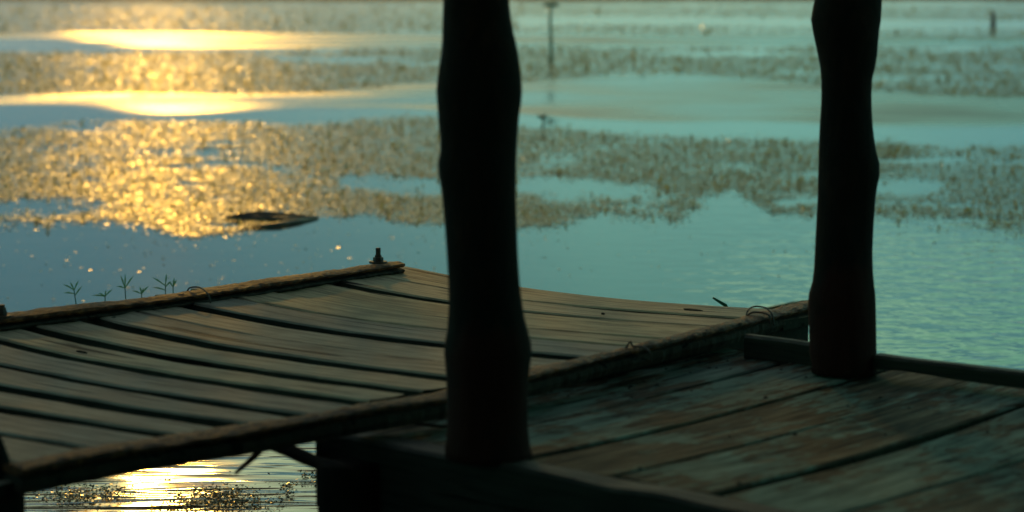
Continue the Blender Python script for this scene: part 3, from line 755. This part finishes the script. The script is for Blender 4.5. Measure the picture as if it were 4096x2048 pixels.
# roof over the hut, out of the picture above; it keeps the near platform in shade
rf = empty('hut_roof', (CORNER[0], CORNER[1], 0), RZ)
tag(rf, 'dark boarded roof of the hut carried by the two rough posts', 'roof')
for k in range(16):
    v0 = .05 + k * .40
    v_, f_ = box_vf((1.25, -(v0 + .385), 0), (6.6, -v0, .025)); v_ = [(x, y, zz + 2.40 + .10 * (x - 1.25) + .01 * (k % 2)) for x, y, zz in v_]
    mesh_obj('board', v_, f_, M['thatch'], rf)
for u in (1.74, 4.0, 6.3):
    v_, f_ = box_vf((u - .04, -6.45, 2.28 + .10 * (u - 1.25)), (u + .04, -.05, 2.385 + .10 * (u - 1.25))); mesh_obj('beam', v_, f_, M['thatch'], rf)

hw = empty('added_hut_wall', (CORNER[0], CORNER[1], 0), RZ); tag(hw, 'unseen dark boarded walls added behind the camera to block light', 'wall')  # unseen walls added to keep sky light off the posts and beam faces
for k in range(14):
    z0 = .30 + k * .19
    v_, f_ = box_vf((6.30, -6.40, z0), (6.325 + .004 * (k % 2), -.15, z0 + .18)); mesh_obj('board', v_, f_, M['thatch'], hw)
    v_, f_ = box_vf((3.0, -6.43, z0), (6.29, -6.405 + .004 * (k % 2), z0 + .18)); mesh_obj('board', v_, f_, M['thatch'], hw)

# unseen tree added left of the frame, crown shaped to keep sun off the planks
tr = empty('added_shade_tree', (-4.1, 9.3, -.3)); tag(tr, 'unseen leafy tree added to shade the planks, left of the plank platform', 'tree')
def added_limb(pts, rads): return tube([Vector(p) - Vector((-4.1, 9.3, -.3)) for p in pts], rads, 10, .06)
v, f = added_limb([(-4.1, 9.3, -.3), (-4.0, 9.3, .6), (-3.7, 9.25, 1.4), (-3.1, 9.2, 2.0), (-2.6, 9.2, 2.5)], [.20, .16, .14, .11, .08]); mesh_obj('added_trunk', v, f, M['post'], tr, smooth=True)
for pts in ([(-3.3, 9.2, 1.9), (-2.3, 9.0, 2.2), (-1.2, 8.8, 2.3), (-.1, 8.7, 2.1), (.8, 8.7, 1.8)], [(-3.0, 9.2, 2.1), (-2.2, 9.6, 2.5), (-1.0, 9.8, 2.6), (.2, 9.7, 2.3)], [(-3.6, 9.2, 1.6), (-2.6, 8.6, 1.8), (-1.6, 8.2, 1.9), (-.6, 8.0, 1.8)]):
    v, f = added_limb(pts, [.06, .05, .04, .03, .02][:len(pts)]); mesh_obj('added_limb', v, f, M['post'], tr, smooth=True)
rs = np.random.default_rng(77); nn = 15000
q = rs.normal(0, 1, (nn, 3)); q /= np.linalg.norm(q, axis=1)[:, None]; q *= rs.uniform(0, 1, nn)[:, None] ** .45
pc = np.array([-1.0, 9.05, 2.15]) + q * np.array([2.5, 1.40, .95]); pc[:, 2] = np.maximum(pc[:, 2], 1.37 + .12 * rs.uniform(0, 1, nn) + .10 * fbm(pc[:, 0] * 2, pc[:, 1] * 2, 4))
keep = fbm(pc[:, 0] * 2.2, pc[:, 1] * 2.2 + pc[:, 2] * 2, 12) > .385; pc = pc[keep]; nn = len(pc)
LV = flat_leaves(pc[:, 0], pc[:, 1], np.full(nn, .075), .8, 0, rs).reshape(-1, 4, 3); LV[:, :, 2] += (pc[:, 2] - LV[:, :, 2].mean(1))[:, None]
LV = LV.reshape(-1, 3) - np.array([-4.1, 9.3, -.3])
cr = fast_mesh('added_crown', LV, np.arange(len(LV)).reshape(-1, 4), M['treeleaf'], tr)

def copy_tree(o, parent=None):
    c = o.copy(); C.objects.link(c); c.parent = parent
    for ch in list(o.children): copy_tree(ch, c)
    return c
for (x, y, rz, s, lab) in ((-6.8, 1.2, 1.2, 1.55, 'leafy tree added to block sky light, left of the hut'), (-6.4, -3.2, 2.1, 1.7, 'leafy tree added to block sky light, behind the left corner of the hut'),  # unseen trees added to cut fill light on posts and plank gaps
                           (-3.4, -6.8, 2.9, 1.7, 'leafy tree added to block sky light, straight behind the hut'), (2.6, -6.6, 3.6, 1.6, 'leafy tree added to block sky light, behind the right corner of the hut')):
    c = copy_tree(tr); c.location = (x, y, -.3); c.rotation_euler = (0, 0, R(90) + math.atan2(-x, y - 3) * 0 + rz); c.scale = (s, s, s)
    c['label'] = lab; c['group'] = 'unseen trees added behind the hut to block sky light'

# ------------------------------------------------------------------ things on and around the water
def stick(name, pts, rads, mat, label, cat, group=None, seg=10, jitter=.08):
    base = Vector(pts[0]); v, f = tube([Vector(p) - base for p in pts], rads, seg, jitter)
    o = mesh_obj(name, v, f, mat, None, smooth=True); o.location = base; return tag(o, label, cat, group)
dw = empty('driftwood', (-1.35, 12.25, 0)); tag(dw, 'dark wet driftwood branch floating at the edge of the weed', 'driftwood')
for pts, rad in (([(-.27, .06, .006), (-.20, .08, .014), (-.10, .10, .018), (.02, .10, .016), (.12, .10, .012), (.25, .10, .005)], [.010, .020, .026, .022, .014, .006]),
                 ([(-.12, -.42, .003), (-.03, -.38, .006), (.07, -.30, .009), (.16, -.12, .009), (.24, .06, .006)], [.005, .012, .015, .013, .006]),
                 ([(-.22, -.02, .003), (-.12, .0, .010), (-.02, -.04, .013), (.08, -.04, .010), (.20, .04, .005)], [.008, .018, .020, .015, .006])):
    v, f = tube(pts, rad, 9, .15); mesh_obj('branch', v, f, M['drift'], dw, smooth=True)

st = empty('mooring_stake', (.67, 38.0, 0)); tag(st, 'dark stake standing far out in the weed, just beyond the thicker post', 'stake')
v, f = tube([(0, 0, -.3), (.01, 0, .3), (-.01, 0, .75), (.0, 0, 1.02)], [.030, .033, .030, .028], 9, .1); mesh_obj('pole', v, f, M['stake'], st, smooth=True)
v, f = tube([(-.13, 0, 1.0), (0, .02, 1.03), (.14, 0, 1.0)], [.028, .036, .028], 8, .1); mesh_obj('cross_piece', v, f, M['stake'], st, smooth=True)
stick('thin_stake', [(16.4, 75.0, -.2), (16.42, 75, .25), (16.38, 75, .52)], [.10, .09, .06], M['drift'], 'short brown stake far out on the right near the picture edge', 'stake')

# clump of dark leaves far out
cl = empty('water_plant', (.29, 20.5, 0)); tag(cl, 'small dark leafy plant rising from the water behind the thicker post', 'plant')
v, f = tube([(0, 0, -.1), (.004, 0, .05), (-.006, 0, .085)], [.010, .009, .006], 6); mesh_obj('stem', v, f, M['sedge'], cl)
for k in range(7):
    a = k * .9 + .3; r1 = .05 + .012 * (k % 3); z1 = .095 + .018 * (k % 2); dx, dy = math.cos(a), math.sin(a)
    pts = [Vector((0, 0, .075)), Vector((dx * r1 * .5 - dy * .018, dy * r1 * .5 + dx * .018, z1)), Vector((dx * r1 * 1.3, dy * r1 * 1.3, z1 + .015)), Vector((dx * r1 * .5 + dy * .018, dy * r1 * .5 - dx * .018, z1))]
    vv = pts + [p - Vector((0, 0, .004)) for p in pts]
    mesh_obj('leaf', vv, [(0, 1, 2, 3), (7, 6, 5, 4), (0, 4, 5, 1), (1, 5, 6, 2), (2, 6, 7, 3), (3, 7, 4, 0)], M['sedge'], cl)

# sedge sprigs beyond the far rail
def sprig(x, y, ztop, lean, fans, label, scale=1.0):
    o = empty('sedge', (x, y, 0)); tag(o, label, 'sedge', 'green sedge sprigs beyond the far rail')
    t = Vector((lean, 0, ztop)); v, f = tube([(0, 0, -.2), (lean * .25, 0, ztop * .6), t], [.0026, .0022, .0016], 6); mesh_obj('stem', v, f, M['sedge'], o)
    for ang_, ln, at_ in fans:
        p0 = Vector((lean - (0 if at_ == 0 else lean * .06), 0, ztop - at_)); ln *= scale
        d = Vector((math.sin(ang_), .25 * math.cos(ang_ * 3), math.cos(ang_))).normalized(); s = Vector((math.cos(ang_), 0, -math.sin(ang_)))
        mid = p0 + d * ln * .55; tip = p0 + d * ln + Vector((0, 0, -.004)); w = .0024; th = Vector((0, .0012, 0))
        pts = [p0 - s * w * .5, p0 + s * w * .5, mid + s * w, tip, mid - s * w]
        mid2 = mid + th * 2
        mesh_obj('blade', pts + [mid2], [(0, 1, 2, 5), (2, 3, 5), (3, 4, 5), (4, 0, 5)], M['sedge'], o)
SP = [
    (-1.353, 6.80, 0.359, -0.022, [(-.95, .036, 0), (-.42, .028, 0), (.42, .032, 0), (-1.35, .030, .012), (.62, .038, .019)], 'green sedge sprig leaning left, first of the sprigs beyond the far rail'),
    (-1.278, 6.80, 0.339, 0.000, [(-1.40, .036, 0), (-.95, .022, 0), (.10, .020, 0), (.75, .032, 0)], 'lowest faint sedge sprig, half hidden behind the far rail'),
    (-1.205, 6.80, 0.365, -0.010, [(-1.2, .024, 0), (-.32, .040, 0), (.0, .042, 0), (.58, .046, 0)], 'tallest green sedge sprig with a narrow upright fan of blades'),
    (-1.168, 6.80, 0.347, 0.005, [(-1.1, .028, 0), (-.25, .024, 0), (.68, .033, 0), (.3, .02, 0)], 'short bushy sedge sprig just right of the tallest one'),
    (-1.088, 6.80, 0.373, 0.000, [(-.90, .046, 0), (.08, .036, 0), (.75, .026, .004), (-1.25, .036, .014)], 'sedge sprig with one long blade spread to the left'),
    (-1.064, 6.80, 0.368, 0.000, [(-.55, .022, 0), (.10, .030, 0), (.42, .026, 0)], 'small sedge sprig nearest the wire loop on the far rail'),
]
for a in SP: sprig(*a, scale=1.2)
stick('green_shoot', [(.66, 6.12, -.05), (.625, 6.10, .36), (.602, 6.10, .412), (.566, 6.10, .434)], [.004, .005, .006, .003], M['sedge'], 'green shoot tip peeping over the far edge of the plank platform', 'shoot', seg=6, jitter=0)
stick('floating_stick', [(1.0, 8.75, .004), (1.15, 8.83, .012), (1.32, 8.95, .010)], [.008, .02, .012], M['bankgrass'], 'pale olive stick floating on the water behind the thinner post', 'stick')
stick('broken_twig', [(-.43, 3.84, .50), (-.455, 3.80, .478), (-.485, 3.76, .455)], [.006, .0055, .003], M['bark'], 'reddish broken twig hanging below the near rail of the plank platform', 'twig', seg=6)
stick('dry_straw', [to_world(1.40, .56, N + .012), to_world(1.425, .535, N + .016), to_world(1.45, .515, N + .012)], .0012, M['kerb'], 'pale dry straw lying in the shade below the near rail', 'straw', seg=5, jitter=0)
# out-of-focus pole close to the camera in the lower right corner
stick('leaning_pole', [(-.085, 1.19, -.3), (.110, 1.09, .45), (.251, 1.0, 1.03), (.345, .94, 1.40)], [.024, .022, .020, .019], M['drift'], 'dark brown blurred pole leaning in the lower right corner close to the camera', 'pole')

# ------------------------------------------------------------------ evening haze over the lake
hz_v, hz_f = box_vf((-1100, -120, -2.2), (1100, 1200, 6.4))
hz = mesh_obj('haze', hz_v, hz_f)
hm = bpy.data.materials.new('haze_air'); hm.use_nodes = True; hn = hm.node_tree.nodes
hn.remove(hn['Principled BSDF']); pv = hn.new('ShaderNodeVolumePrincipled')
pv.inputs['Color'].default_value = (.95, .95, .92, 1); pv.inputs['Density'].default_value = HAZE_D; pv.inputs['Anisotropy'].default_value = .72
hm.node_tree.links.new(pv.outputs[0], hn['Material Output'].inputs['Volume'])
hz.data.materials.append(hm); tag(hz, 'thin warm evening haze lying over the lake', 'haze', kind='stuff')
